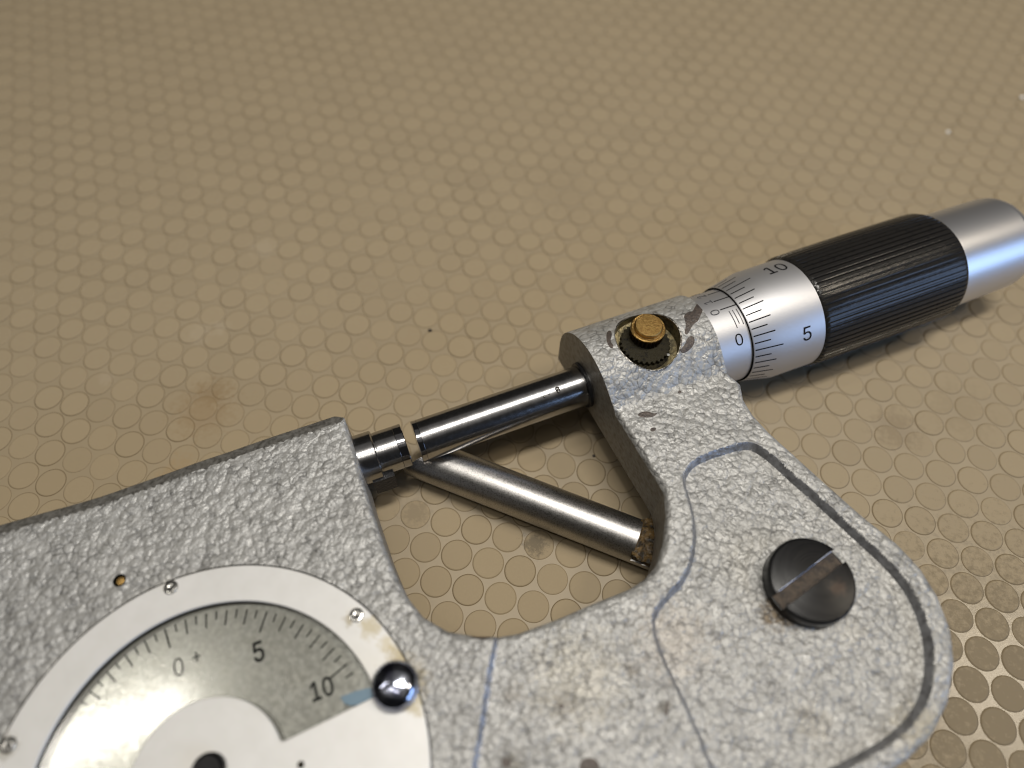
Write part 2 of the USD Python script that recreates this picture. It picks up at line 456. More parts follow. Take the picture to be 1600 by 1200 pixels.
cov_c, cov_r = fit_circle([(18, 1152), (75, 1047), (150, 966), (204, 930), (282, 898.5), (360, 886.5), (400, 885), (505, 916), (580, 972), (631, 1026), (661, 1086), (676, 1149)], ZC)
win_c, win_r = fit_circle([(57, 1191), (90, 1128), (150, 1047), (225, 984), (300, 951), (375, 939), (435, 945), (475, 963), (535, 1002), (580, 1059)], ZC)
hub_c, hub_r = fit_circle([(210, 1191), (240, 1140), (285, 1104), (345, 1088), (390, 1101), (426, 1128)], ZC)
ZF = ZC - 1.5                                      # dial face
face_c, face_r = fit_circle([(255, 984), (335, 955), (416, 955), (487, 985), (543, 1037)], ZF)
CLAMP = AX0 + 29.9 * AXD + 0.9 * AXN               # centre of the clamp's counterbore
clamp_px = at(1012, 528, 19.0)
CLAMP = np.array([clamp_px[0], clamp_px[1], 0])
RCL = 5.15
dial_hole = Point(*cov_c).buffer(cov_r + 0.16, 64)
clamp_hole = Point(*CLAMP[:2]).buffer(RCL, 48)
pin_pt = at(187, 907, ZBODY)
pin_hole = Point(*pin_pt[:2]).buffer(0.85, 16)
FRAME = OUT.difference(dial_hole).difference(clamp_hole).difference(pin_hole)
if FRAME.geom_type != 'Polygon':
    FRAME = max(FRAME.geoms, key=lambda g: g.area)

step_line = [(792, 900), (778, 980), (775, 996), (771, 1020), (765, 1050), (757, 1105), (748, 1160), (741, 1200), (725, 1300), (700, 1450)]
BODY = Polygon([at(x, y, ZBODY)[:2] for x, y in step_line] + [at(x, y, ZBODY)[:2] for x, y in [(-400, 1600), (-500, 800), (0, 600), (560, 500), (600, 600)]])
panel_px = [(1112, 1203), (1095, 1155), (1075, 1110), (1052, 1062), (1036, 1030), (1023, 995), (1020, 972), (1025, 952), (1050, 925), (1068, 905), (1078, 885), (1086, 850), (1084, 810),
            (1075, 775), (1068, 752), (1071, 738), (1083, 723), (1105, 712), (1135, 702), (1162, 695), (1180, 697), (1205, 714), (1250, 755), (1300, 800), (1350, 845), (1400, 893),
            (1428, 930), (1448, 980), (1456, 1035), (1449, 1085), (1428, 1125), (1395, 1155), (1345, 1185), (1300, 1207), (1230, 1235), (1150, 1240)]
PANEL = Polygon(smooth_line([at(x, y, ZW - 0.4)[:2] for x, y in panel_px], True, 2)).buffer(0)


def sdist(poly, P):
    d = shapely.distance(poly.exterior, P)
    return np.where(shapely.contains(poly, P), d, -d)


def height(xy, rounded=True):
    """The frame's top surface."""
    xy = np.asarray(xy, float).reshape(-1, 2)
    P = shapely.points(xy)
    z = np.full(len(xy), ZW)
    z += (ZBODY - ZW) * smoothstep(sdist(BODY, P) / 0.7 + 0.5)
    z -= (ZW - ZPANEL) * smoothstep(sdist(PANEL, P) / 0.85 + 0.4)
    # cast unevenness
    z += 0.22 * (meshkit.fbm(np.c_[xy * 0.22, np.zeros(len(xy))], 3, 5) - 0.5)
    s, n = (xy - AX0[:2]) @ AXD[:2], (xy - AX0[:2]) @ AXN[:2]
    if rounded:
        far = shapely.distance(FAR, P)
        c = 2.1
        z -= np.where(far < c, (c - far) * 0.42, 0)
        e = shapely.distance(OUT.exterior, P)
        r = np.where(far < 2.5, 0.25, 0.9)
        r = np.where((s > S0 - 2) & (n > -8.8) & (s < S1 + 2), 0.18, r)
        e = np.minimum(e, r)
        z -= r - np.sqrt(np.maximum(r * r - (r - e) ** 2, 0))
    zc = 10.3 + np.sqrt(np.maximum(RBOSS ** 2 - n * n, 0)) - 0.1 * (1 - smoothstep((s - S0) / 0.35)) * (s < S0 + 2)
    zc = np.where((s < S0 - 0.6), -50, zc)
    zc = np.where((s > S1 + 0.6), -50, zc)
    a, b = z, zc
    k = 2.6
    hh = np.clip(0.5 + 0.5 * (b - a) / k, 0, 1)
    hb = a * (1 - hh) + b * hh + k * hh * (1 - hh)
    hb = np.where(n > 2, np.maximum(zc, 10.3), hb)
    return np.where(zc < -20, z, hb)


def on_frame(px, py, lift=0.0):
    """The point of the frame's top surface that the photograph shows at this pixel."""
    z = ZW
    for _ in range(8):
        q = at(px, py, z)
        z = float(height(q[None, :2])[0])
    q = at(px, py, z)
    q[2] = z + lift
    return q


def sample_ring(line, step):
    n = max(8, int(line.length / step))
    return np.array([line.interpolate(t, normalized=True).coords[0] for t in np.linspace(0, 1, n, endpoint=False)])


def sheet_mesh(poly, hfun, grid, offsets, extra_lines=()):
    """Triangulated height field over poly. Returns top (v, f) and the sampled boundary rings."""
    rings = [sample_ring(poly.exterior, 0.3)] + [sample_ring(r, 0.22) for r in poly.interiors]
    pts = [np.vstack(rings)]
    for o in offsets:
        inner = poly.buffer(-o)
        for g in getattr(inner, 'geoms', [inner]):
            for r in [g.exterior, *g.interiors]:
                if r.length > 1:
                    pts.append(sample_ring(r, 0.38))
    for ln in extra_lines:
        q = sample_ring(ln, 0.35)
        pts.append(q[shapely.contains(poly.buffer(-0.2), shapely.points(q))])
    nb = sum(len(p) for p in pts)
    x0, y0, x1, y1 = poly.bounds
    gx, gy = np.meshgrid(np.arange(x0, x1, grid), np.arange(y0, y1, grid))
    gx[::2] += grid / 2
    g = np.c_[gx.ravel(), gy.ravel()]
    g = g[shapely.contains(poly.buffer(-max(offsets) - grid * 0.4), shapely.points(g))]
    P = np.vstack(pts + [g])
    P = P + 0
    tri = Delaunay(P).simplices
    c = P[tri].mean(1)
    tri = tri[shapely.contains(poly, shapely.points(c))]
    a, b, cc = P[tri[:, 0]], P[tri[:, 1]], P[tri[:, 2]]
    ar = (b[:, 0] - a[:, 0]) * (cc[:, 1] - a[:, 1]) - (b[:, 1] - a[:, 1]) * (cc[:, 0] - a[:, 0])
    tri = np.where((ar < 0)[:, None], tri[:, ::-1], tri)
    tri = tri[np.abs(ar) > 1e-7]
    z = hfun(P)
    return np.c_[P, z], tri, rings


def wall_mesh(ring, ztop, zbot, inward=False, rows=2, bow=0.0):
    n = len(ring)
    v, f = [], []
    for i in range(rows + 1):
        t = i / rows
        v.append(np.c_[ring, np.zeros(len(ring)) + ztop * (1 - t) + zbot * t])
    v = np.vstack(v)
    ccw = np.sum(ring[:, 0] * np.roll(ring[:, 1], -1) - np.roll(ring[:, 0], -1) * ring[:, 1]) > 0
    for i in range(rows):
        for j in range(n):
            k = (j + 1) % n
            a, b, c, d = i * n + j, i * n + k, (i + 1) * n + k, (i + 1) * n + j
            f += [(a, d, c), (a, c, b)] if ccw != inward else [(a, c, d), (a, b, c)]
    return v, np.array(f)


PAINT = (0.385, 0.382, 0.368)
screw_c = at(1268, 908, ZPANEL)
fr_stain = [(on_frame(1214, 955), 2.9, (0.09, 0.058, 0.022), 0.92), (on_frame(1330, 985), 2.6, (0.33, 0.31, 0.27), 0.35), (on_frame(640, 1060), 3.0, (0.22, 0.18, 0.10), 0.7),
            (on_frame(1440, 1140), 4, (0.3, 0.27, 0.2), 0.6), (on_frame(900, 1060), 7, (0.42, 0.38, 0.29), 0.35), (on_frame(1050, 1000), 6, (0.45, 0.38, 0.3), 0.3),
            (on_frame(1040, 1106), 1.2, (0.08, 0.07, 0.05), 0.7), (on_frame(880, 1100), 2.0, (0.13, 0.115, 0.09), 0.5), (on_frame(800, 1192), 1.8, (0.09, 0.08, 0.06), 0.7),
            (on_frame(990, 1048), 1.4, (0.15, 0.13, 0.1), 0.6), (on_frame(800, 1085), 1.6, (0.15, 0.13, 0.1), 0.5), (on_frame(1270, 1130), 3, (0.3, 0.27, 0.21), 0.4), (on_frame(560, 800), 3, (0.3, 0.29, 0.27), 0.3)]
enamel = mat('hammered_enamel', PAINT, metallic=0.3, rough=0.42, noise=(0.28, (0.29, 0.288, 0.277), 0.32, 0.66), stains_and_shade=fr_stain, rough_noise=(0.6, 0.40, 0.52), extra=hammer)
side_paint = mat('frame_side_paint', (0.30, 0.285, 0.255), metallic=0.1, rough=0.5, noise=(1.2, (0.16, 0.14, 0.11), 0.3, 0.65), bump=(3.5, 0.12, 4))
bare = mat('bare_cast_metal', (0.33, 0.325, 0.31), metallic=0.7, rough=0.42, noise=(1.4, (0.10, 0.095, 0.085), 0.3, 0.62), bump=(4.0, 0.06, 4))

step_lines = []
for o in (-0.6, -0.35, -0.1, 0.15, 0.4, 0.65, 0.9):
    q = PANEL.buffer(-o)
    step_lines += [g.exterior for g in getattr(q, 'geoms', [q])]
for o in (-0.5, -0.25, 0, 0.25, 0.5):
    q = BODY.buffer(-o)
    step_lines += [g.exterior for g in getattr(q, 'geoms', [q])]
for o in (-8.9, -8.5, -8, -7.4, -6.8, -6, -5):
    step_lines.append(LineString([axpt(S0 + 0.3, o)[:2], axpt(S1 - 0.3, o)[:2]]))
tv, tf, rings_ = sheet_mesh(FRAME, height, 0.62, (0.08, 0.2, 0.4, 0.65, 0.95, 1.4, 1.8), step_lines)
fmid = tv[tf].mean(1)
fard = shapely.distance(FAR, shapely.points(fmid[:, :2]))
is_edge = (fard < 2.0 + 0.25 * (meshkit.noise(np.c_[fmid[:, :2] * 0.9, np.zeros(len(fmid))], 3) - 0.5)) & (fmid[:, 2] < ZBODY + 0.1)
fp = shapely.points(fmid[:, :2])
sdp, sdb = sdist(PANEL, fp), sdist(BODY, fp)
wav = 0.2 * (meshkit.fbm(np.c_[fmid[:, :2] * 0.8, np.zeros(len(fmid))], 3, 9) - 0.5)
is_pstep = (sdp > -0.26 + wav) & (sdp < 0.40 + wav) & ~is_edge
is_bstep = (np.abs(sdb + 0.04) < 0.38 + 0.5 * wav) & ~is_edge & ~is_pstep
frame = part('frame', (tv, tf[~is_edge & ~is_pstep & ~is_bstep]), enamel, mic, smooth=True)
flow_paint = mat('smooth_step_paint', (0.34, 0.345, 0.36), metallic=0.6, rough=0.27, bump=(1.2, 0.3, 4), noise=(1.0, (0.18, 0.18, 0.185), 0.35, 0.6))
for nm, sel in (('panel_step', is_pstep), ('body_step', is_bstep)):
    ue, inv = np.unique(tf[sel], return_inverse=True)
    part(nm, (tv[ue], inv.reshape(-1, 3)), flow_paint, frame, smooth=True)
ue, inv = np.unique(tf[is_edge], return_inverse=True)
part('bare_edge', (tv[ue], inv.reshape(-1, 3)), bare, frame, smooth=True, label='dark bare metal bevel along the far edge of the dial body')
ring0 = rings_[0]
wv, wf = wall_mesh(ring0, height(ring0), ZB, rows=6)
part('side_wall', (wv, wf), side_paint, frame, smooth=40)
bot = trimesh.creation.triangulate_polygon(OUT.simplify(0.05), engine='earcut')
bv, bf = bot
part('underside', (np.c_[bv, np.full(len(bv), ZB)], bf[:, ::-1]), side_paint, frame, smooth=False)
# the dial housing behind the body carries the instrument on the mat
hb = trimesh.creation.cylinder(radius=cov_r + 1.0, height=ZB - 0.05, sections=96)
hb.apply_translation((*cov_c, (ZB + 0.05) / 2))
part('back_cover', hb, side_paint, frame)

# paint chips: dark bare metal showing through
chip_mat = mat('chipped_metal', (0.035, 0.033, 0.034), metallic=0.15, rough=0.38, spec=0.3, noise=(2.0, (0.085, 0.068, 0.058), 0.45, 0.75), bump=(2.5, 0.15, 3))
chips = [[(1068, 493), (1077, 486), (1090, 488), (1093, 493), (1097, 496), (1090, 502), (1082, 508), (1078, 517), (1073, 524), (1069, 520), (1072, 508), (1070, 500)],
         [(1074, 527), (1083, 524), (1086, 532), (1083, 541), (1075, 549), (1066, 553), (1062, 547), (1070, 539)],
         [(995, 648), (1003, 643), (1013, 643), (1020, 646), (1029, 645), (1022, 651), (1012, 653), (1001, 652)],
         [(1015, 671), (1021, 667), (1026, 669), (1024, 673), (1018, 675)],
         [(906, 1191), (914, 1184), (926, 1184), (934, 1189), (938, 1200), (936, 1206), (904, 1206)],
         [(733, 993), (748, 990), (770, 993), (765, 998), (745, 999)],
         [(783, 1186), (792, 1183), (800, 1190), (796, 1198), (786, 1199)],
         [(947, 520), (953, 515), (957, 522), (953, 533), (960, 541), (955, 546), (948, 536)],
         [(1058, 612), (1063, 610), (1066, 613), (1061, 616)], [(871, 1103), (878, 1099), (884, 1104), (876, 1108)], [(1040, 1096), (1044, 1094), (1044, 1118), (1040, 1120)]]
for ch in chips:
    c2 = smooth_line(ch, True, 2)
    P3 = np.array([on_frame(x, y) for x, y in c2])
    pg = Polygon(P3[:, :2]).buffer(0).intersection(FRAME.buffer(-0.02))
    if pg.is_empty:
        continue
    if pg.geom_type != 'Polygon':
        pg = max(pg.geoms, key=lambda g: g.area)
    pts = np.vstack([sample_ring(pg.exterior, 0.18)] + [sample_ring(g.exterior, 0.2) for o in (0.12, 0.3, 0.5, 0.8, 1.1) for g in getattr(pg.buffer(-o), 'geoms', [pg.buffer(-o)]) if not g.is_empty])
    tri = Delaunay(pts).simplices
    tri = tri[shapely.contains(pg, shapely.points(pts[tri].mean(1)))]
    a, b, c = pts[tri[:, 0]], pts[tri[:, 1]], pts[tri[:, 2]]
    ar = (b[:, 0] - a[:, 0]) * (c[:, 1] - a[:, 1]) - (b[:, 1] - a[:, 1]) * (c[:, 0] - a[:, 0])
    tri = np.where((ar < 0)[:, None], tri[:, ::-1], tri)
    ed = shapely.distance(pg.exterior, shapely.points(pts))
    part('paint_chip', (np.c_[pts, height(pts) + 0.012 + 0.02 * np.minimum(ed / 0.2, 1)], tri), chip_mat, frame, smooth=True)

# brass pin in its drilled hole
brass = mat('brass', (0.42, 0.27, 0.095), metallic=0.95, rough=0.34, noise=(2.5, (0.26, 0.15, 0.045), 0.35, 0.62), bump=(5, 0.05, 3))
dark_hole = mat('dark_grime_shade', (0.008, 0.007, 0.006), rough=0.6, spec=0.06, bump=(3.5, 0.2, 4), noise=(1.5, (0.028, 0.024, 0.014), 0.45, 0.62))
hv, hf = wall_mesh(sample_ring(Point(*pin_pt[:2]).buffer(0.85, 16).exterior, 0.2), ZBODY + 0.05, ZBODY - 0.9, inward=True)
part('pin_hole', (hv, hf), dark_hole, frame)
bp = revolve([(0.0, -1.5), (0.66, -1.5), (0.66, -0.38), (0.5, -0.16), (0.0, -0.08)][::1], 24)
bp.apply_translation((pin_pt[0], pin_pt[1], ZBODY))
part('brass_pin', bp, brass, mic, label='small brass pin set in the enamel beside the dial')

# ------------------------------------------------------------------ measuring anvil and spindle
steel = mat('ground_steel', (0.43, 0.43, 0.44), metallic=1.0, rough=0.19, extra=lines(AXD, 9.0, 0.004), rough_noise=(1.0, 0.175, 0.2), noise=(0.6, (0.36, 0.352, 0.352), 0.3, 0.6))
carbide = mat('carbide', (0.34, 0.34, 0.36), metallic=1.0, rough=0.12)
RS = 3.39
sp = revolve([(0, -7.05), (RS - 0.05, -7.05), (RS, -7.0), (RS, S0 + 1.0), (0, S0 + 1.0)])
spindle = part('spindle', along_axis(sp), steel, mic)
part('carbide_tip', along_axis(revolve([(0, -7.84), (RS - 0.1, -7.84), (RS, -7.74), (RS, -7.07), (RS - 0.05, -7.04), (0, -7.04)])), carbide, spindle)
def on_axis_cylinder(px, py, r):
    w = np.array([(px - 800) / FPX, (py - 600) / FPX, 1]) @ ROT
    o, wp = CAM - AX0, w - (w @ AXD) * AXD
    op = o - (o @ AXD) * AXD
    a, b, c = wp @ wp, 2 * wp @ op, op @ op - r * r
    return CAM + w * ((-b - math.sqrt(b * b - 4 * a * c)) / (2 * a))


drop_oil = mat('oil_drop', (0.05, 0.045, 0.04), rough=0.06, spec=0.6)
for px, py, r in ((871, 608, 0.42), (873, 612, 0.3), (851, 620, 0.22), (858, 616, 0.14), (918, 617, 0.2), (756, 623, 0.12)):
    q = on_axis_cylinder(px, py, RS)
    ic = trimesh.creation.icosphere(2, r)
    nv = q - AX0 - ((q - AX0) @ AXD) * AXD
    nv /= np.linalg.norm(nv)
    v = np.asarray(ic.vertices)
    ic.vertices = q + v - 0.6 * (v @ nv)[:, None] * nv
    part('oil_drop', ic, drop_oil, spindle, smooth=True)
AO = AX0 + 0.22 * AXN
anv = revolve([(0, -19), (3.95, -19), (3.95, -14.35), (3.75, -14.15), (3.42, -14.13), (3.42, -13.9), (3.45, -13.85), (3.45, -10.86), (3.4, -10.82), (0, -10.82)])
anvil = part('anvil', along_axis(anv, AO), steel, mic)
part('carbide_tip', along_axis(revolve([(0, -10.8), (3.4, -10.8), (3.45, -10.76), (3.45, -9.6), (3.37, -9.5), (0, -9.5)]), AO), carbide, anvil)
black = mat('black_oily_metal', (0.014, 0.014, 0.015), metallic=0.0, spec=0.15, rough=0.35, bump=(2, 0.1, 3))
lug = trimesh.creation.box((3.4, 2.2, 4.4))
lug = along_axis(trimesh.Trimesh(np.asarray(lug.vertices)[:, [1, 2, 0]], lug.faces[:, ::-1]))
lug.apply_translation(-14.4 * AXD - 2.9 * AXN - 2.6 * UP)
part('anvil_seal', lug, black, anvil, smooth=False)
# collar where the spindle enters the boss
part('spindle_collar', along_axis(revolve([(RS + 0.02, S0 - 0.25), (RS + 0.42, S0 - 0.25), (RS + 0.5, S0 - 0.15), (RS + 0.5, S0 + 0.3)], 64)), black, spindle)

# ------------------------------------------------------------------ clamp in the boss
ZFL = 15.6
ring = sample_ring(clamp_hole.exterior, 0.22)
cv, cf = wall_mesh(ring, height(ring), ZFL, inward=True, rows=4)
grime = mat('grimy_bore', (0.10, 0.085, 0.05), metallic=0.5, rough=0.4, noise=(1.1, (0.34, 0.28, 0.15), 0.4, 0.62), bump=(3, 0.2, 4))
recess = part('clamp_recess', (cv, cf), grime, mic, label='grimy round recess in the boss around the brass knob')
lw = revolve([(3.9, ZFL - 0.4), (4.05, ZFL + 0.35), (4.5, ZFL + 0.62), (RCL + 0.03, ZFL + 0.85)], 64)
lv = np.asarray(lw.vertices)
lw.vertices = lv + 0.35 * (np.stack([meshkit.fbm(lv * 0.9, 3, 40 + i) for i in range(3)], 1) - 0.5) * (np.hypot(lv[:, 0], lv[:, 1]) < RCL - 0.2)[:, None]
lw.apply_translation((CLAMP[0], CLAMP[1], 0))
part('ledge', lw, grime, recess)
fl = revolve([(RCL + 0.02, ZFL - 0.1), (4.4, ZFL), (3.4, ZFL + 0.15), (2.0, ZFL + 0.1), (0, ZFL + 0.1)], 48)
fl.apply_translation((CLAMP[0], CLAMP[1], 0))
part('recess_floor', fl, dark_hole, recess)
# worn bright rim of the counterbore, ragged where the enamel has flaked
ra = np.linspace(0, 2 * np.pi, 160, endpoint=False)
rw = 0.10 + 0.55 * np.clip(meshkit.fbm(np.c_[np.cos(ra) * 2.2, np.sin(ra) * 2.2, np.zeros(160)], 3, 21) - 0.33, 0, 1)
rv_ = np.vstack([CLAMP[:2] + (RCL + k) * np.c_[np.cos(ra), np.sin(ra)] if np.ndim(k) == 0 else CLAMP[:2] + (RCL + k)[:, None] * np.c_[np.cos(ra), np.sin(ra)] for k in (0.01, rw * 0.5, rw)])
rz = height(rv_) + np.repeat([0.004, 0.03, 0.008], 160)
rf = []
for i in range(2):
    for j in range(160):
        k = (j + 1) % 160
        rf += [(i * 160 + j, (i + 1) * 160 + j, (i + 1) * 160 + k), (i * 160 + j, (i + 1) * 160 + k, i * 160 + k)]
part('worn_rim', (np.c_[rv_, rz], rf), mat('worn_rim_metal', (0.34, 0.32, 0.29), metallic=0.85, rough=0.35, noise=(1.6, (0.05, 0.043, 0.036), 0.42, 0.62), bump=(4, 0.1, 3)), recess, smooth=True)
# sliver of old paint on the recess wall
pq = at(1042, 553, 16.1)
fleck = trimesh.creation.icosphere(2, 0.55)
fleck.vertices = np.asarray(fleck.vertices) * [1.3, 0.5, 0.35] + [pq[0], pq[1], 15.95]
part('paint_fleck', fleck, enamel, recess)
KT = at(1014, 508, 19.3)
KX = np.array([KT[0], KT[1], 0])


def knurled(r, z0, z1, teeth, depth, seg_per=6, rows=2, chamfer=0.15):
    th = np.linspace(0, 2 * np.pi, teeth * seg_per, endpoint=False)
    rad = r - depth * (0.5 - 0.5 * np.cos(teeth * th))
    n = len(th)
    v, f = [], []
    levels = [(z0, -depth), (z0 + chamfer, 0)] + [(z0 + chamfer + (z1 - z0 - 2 * chamfer) * i / rows, 0) for i in range(1, rows)] + [(z1 - chamfer, 0), (z1, -depth)]
    for z, dr in levels:
        rr = np.minimum(rad, r + dr) if dr else rad
        v.append(np.c_[rr * np.cos(th), rr * np.sin(th), np.full(n, z)])
    v = np.vstack(v)
    for i in range(len(levels) - 1):
        for j in range(n):
            k = (j + 1) % n
            a, b, c, d = i * n + j, i * n + k, (i + 1) * n + k, (i + 1) * n + j
            f += [(a, b, c), (a, c, d)]
    v = np.vstack([v, [[0, 0, z0], [0, 0, z1]]])
    L = (len(levels) - 1) * n
    f += [(len(v) - 2, (j + 1) % n, j) for j in range(n)] + [(len(v) - 1, L + j, L + (j + 1) % n) for j in range(n)]
    return trimesh.Trimesh(v, f, process=False)


kb = knurled(2.72, 15.0, 18.4, 26, 0.3)
kb.apply_translation(KX)
nut = trimesh.Trimesh(*[np.asarray(x) for x in (knurled(4.1, 15.3, 16.55, 30, 0.32).vertices, knurled(4.1, 15.3, 16.55, 30, 0.32).faces)], process=False)
nut.apply_translation((CLAMP[0] * 0.6 + KX[0] * 0.4, CLAMP[1] * 0.6 + KX[1] * 0.4, 0))
part('clamp_nut', nut, mat('black_oily_nut', (0.009, 0.0085, 0.008), rough=0.4, spec=0.1, bump=(3.5, 0.25, 4), noise=(1.6, (0.03, 0.026, 0.016), 0.52, 0.68)), mic, label='black oily knurled nut in the boss recess under the brass knob')
knob = part('clamp_knob', kb, mat('dark_brass', (0.12, 0.075, 0.025), metallic=0.85, rough=0.4, noise=(2, (0.03, 0.022, 0.012), 0.4, 0.65)), mic, label='worn brass clamp knob with knurled side')
kc = revolve([(2.55, 18.25), (2.78, 18.3), (2.78, 18.6), (2.6, 18.7), (2.32, 18.67), (2.25, 18.73), (2.2, 19.2), (2.06, 19.32), (0, 19.34)], 64)
kc.apply_translation(KX)
part('knob_cap', kc, brass, knob)

# ------------------------------------------------------------------ sleeve, thimble, grip, ratchet
satin = mat('satin_chrome', (0.50, 0.50, 0.515), metallic=0.8, rough=0.48, bump=(14, 0.005, 2))
ink = mat('engraved_black', (0.012, 0.012, 0.013), rough=0.7, spec=0.1)
ink_soft = mat('engraved_grey', (0.07, 0.07, 0.075), rough=0.7, spec=0.1)
TO = AX0 + 0.25 * AXN
RSL = 8.1
sleeve = part('sleeve', along_axis(revolve([(0, S1 - 1.5), (RSL, S1 - 1.5), (RSL, 49.5), (0, 49.5)]), TO), satin, mic)
for s0, s1, th in ((44.8, 48.1, 2.9), (44.9, 48.1, 17.7), (45.4, 48.1, 35.5), (45.6, 48.1, 51.5), (45.8, 48.1, 66)):
    part('scale_line', on_cylinder(bar2d(0, s1 - s0, 0.2), RSL, s0, th, TO), ink, sleeve, smooth=True)
for s, a0, a1 in ((46.0, -24.5, -2.2), (46.62, -20.5, -2.2), (47.3, -22.5, -2.2)):
    tmb = bar2d(0, math.radians(a1 - a0) * RSL, 0.15)
    part('scale_line', on_cylinder(tmb, RSL, s, a0, TO, turn=90), ink_soft, sleeve, smooth=True)
for tx, s, th, hgt, turn in (('0', 43.75, 1.8, 1.5, 90), ('1', 44.0, 19.5, 1.4, 90), ('2', 44.3, 36.5, 1.5, 90), ('3', 44.6, 53, 1.5, 90), ('0', 45.7, -37.6, 1.9, 0)):
    part('numeral', on_cylinder(text(tx, hgt), RSL, s, th, TO, turn=turn), ink_soft if turn else ink, sleeve, smooth=True)

RT0, RT1, SB, SG = 8.5, 9.6, 53.2, 60.6
thim = revolve([(RSL + 0.02, 47.75), (RT0 - 0.06, 47.8), (RT0, 47.9), (RT1, SB), (RT1 + 0.05, SG), (8.5, SG + 0.2), (8.5, SG + 1)], 128)
thimble = part('thimble', along_axis(thim, TO), satin, mic, smooth=12)
part('thimble_lip', along_axis(revolve([(RSL + 0.015, 47.73), (RT0 - 0.12, 47.73), (RT0 - 0.08, 47.78)], 96), TO), ink, thimble)


def cone(s):
    return RT0 + (RT1 - RT0) * (min(max(s, 47.9), SB) - 47.9) / (SB - 47.9)


k0 = -55.4
for k in range(-9, 14):
    th = k0 + 8.1 * k
    ln = 4.7 if k % 10 == 0 else (3.7 if k % 2 == 0 else 2.75)
    part('graduation', on_cylinder(bar2d(0.12, ln, 0.2), cone, 47.9, th, TO), ink, thimble, smooth=True)
for tx, s, th in (('5', 57.1, -52.9), ('10', 57.6, 26.5), ('0', 57.1, -134), ('15', 57.4, 107)):
    part('numeral', on_cylinder(text(tx, 2.4), RT1 + 0.045, s, th, TO), ink, thimble, smooth=True)

grip_black = mat('black_grip', (0.006, 0.006, 0.007), metallic=0.0, rough=0.22, bump=(1.2, 0.05, 4), noise=(1.2, (0.016, 0.015, 0.014), 0.55, 0.75), spec=0.28)
teeth, seg_per = 66, 10
th = np.linspace(0, 2 * np.pi, teeth * seg_per, endpoint=False)
cyc = (np.arange(len(th)) % seg_per) / seg_per
groove = np.where((cyc < 0.30), 0.34, 0.0) + np.where((cyc >= 0.30) & (cyc < 0.42) | (cyc > 0.9), 0.06, 0)
levels = [(SG + 0.02, 9.55, 1), (SG + 0.06, 9.75, 1), (SG + 0.7, 10.12, 1), (SG + 5, 10.18, 1), (75.0, 10.2, 1), (86.0, 10.16, 1), (88.9, 10.1, 1), (89.6, 9.85, 1), (89.95, 9.45, 0), (89.98, 8.6, 0)]
gv, gf = [], []
for s, r, g in levels:
    rr = np.minimum(r, 10.2 - groove) if g else np.full(len(th), r)
    rr = np.where(groove > 0.2, np.minimum(rr, 10.2 - groove), np.minimum(rr, r))
    gv.append(TO + s * AXD + (rr * np.sin(th))[:, None] * AXN + (rr * np.cos(th))[:, None] * UP)
gv = np.vstack(gv)
n = len(th)
for i in range(len(levels) - 1):
    for j in range(n):
        k = (j + 1) % n
        a, b, c, d = i * n + j, i * n + k, (i + 1) * n + k, (i + 1) * n + j
        gf += [(a, c, b), (a, d, c)]
gm = trimesh.Trimesh(gv, gf, process=False)
gm.fix_normals()
part('grip', gm, grip_black, mic, smooth=50, label='black fluted grip sleeve of the thimble')
alu = mat('satin_aluminium', (0.62, 0.62, 0.64), metallic=0.9, rough=0.36, bump=(9, 0.004, 2))
rat = revolve([(0, 89.0), (8.95, 89.0), (8.95, 89.5), (8.95, 91.0), (8.72, 104.6), (8.62, 105.3), (8.3, 106.0), (7.7, 106.5), (6.9, 106.7), (0, 106.7)], 128)
ratchet = part('ratchet', along_axis(rat, TO), alu, mic, label='plain silver ratchet end of the thimble')
part('ratchet_screw', along_axis(revolve([(0, 106.6), (3.0, 106.6), (3.0, 107.3), (2.7, 107.6), (0, 107.6)], 48), TO), steel, ratchet)

# ------------------------------------------------------------------ big slotted screw on the panel
blackened = mat('blackened_steel', (0.006, 0.0059, 0.0064), metallic=0.0, rough=0.26, spec=0.17, extra=rings((screw_c[0], screw_c[1], 17.0), 5.0, 0.02),
                stains_and_shade=[((screw_c[0] + 2.4, screw_c[1] - 1.0, 17.0), 1.5, (0.07, 0.038, 0.022), 0.5)])
worn = mat('worn_slot', (0.06, 0.045, 0.033), metallic=0.5, rough=0.45, noise=(1.3, (0.022, 0.018, 0.016), 0.36, 0.62), bump=(3, 0.15, 4))
ST = ZPANEL + 2.7
s_top = at(1270, 905, ST)
SX = np.array([s_top[0], s_top[1], 0])
RSC = 5.75
hd = revolve([(0, ZPANEL - 0.6), (RSC - 0.2, ZPANEL - 0.6), (RSC, ZPANEL - 0.2), (RSC, ST - 0.45), (RSC - 0.12, ST - 0.18), (RSC - 0.45, ST), (0, ST + 0.12)], 96)
e0, e1 = at(1218, 940, ST), at(1312, 868, ST)
sd_ = (e1 - e0)[:2]
sa = math.atan2(sd_[1], sd_[0])
mid = ((e0 + e1) / 2)[:2]
off = float(np.dot(mid - SX[:2], [-math.sin(sa), math.cos(sa)]))
SW, SDEP = 2.0, 1.35
M1 = manifold3d.Manifold(manifold3d.Mesh(np.asarray(hd.vertices, np.float32), np.asarray(hd.faces, np.uint32)))
if M1.volume() < 0:
    M1 = manifold3d.Manifold(manifold3d.Mesh(np.asarray(hd.vertices, np.float32), np.asarray(hd.faces[:, ::-1], np.uint32)))
cut = manifold3d.Manifold.cube((14, SW, 3), True).rotate((0, 0, math.degrees(sa))).translate((-math.sin(sa) * off, math.cos(sa) * off, ST + 1.5 - SDEP))
M1 = M1 - cut
M1 = M1.translate(tuple(SX))
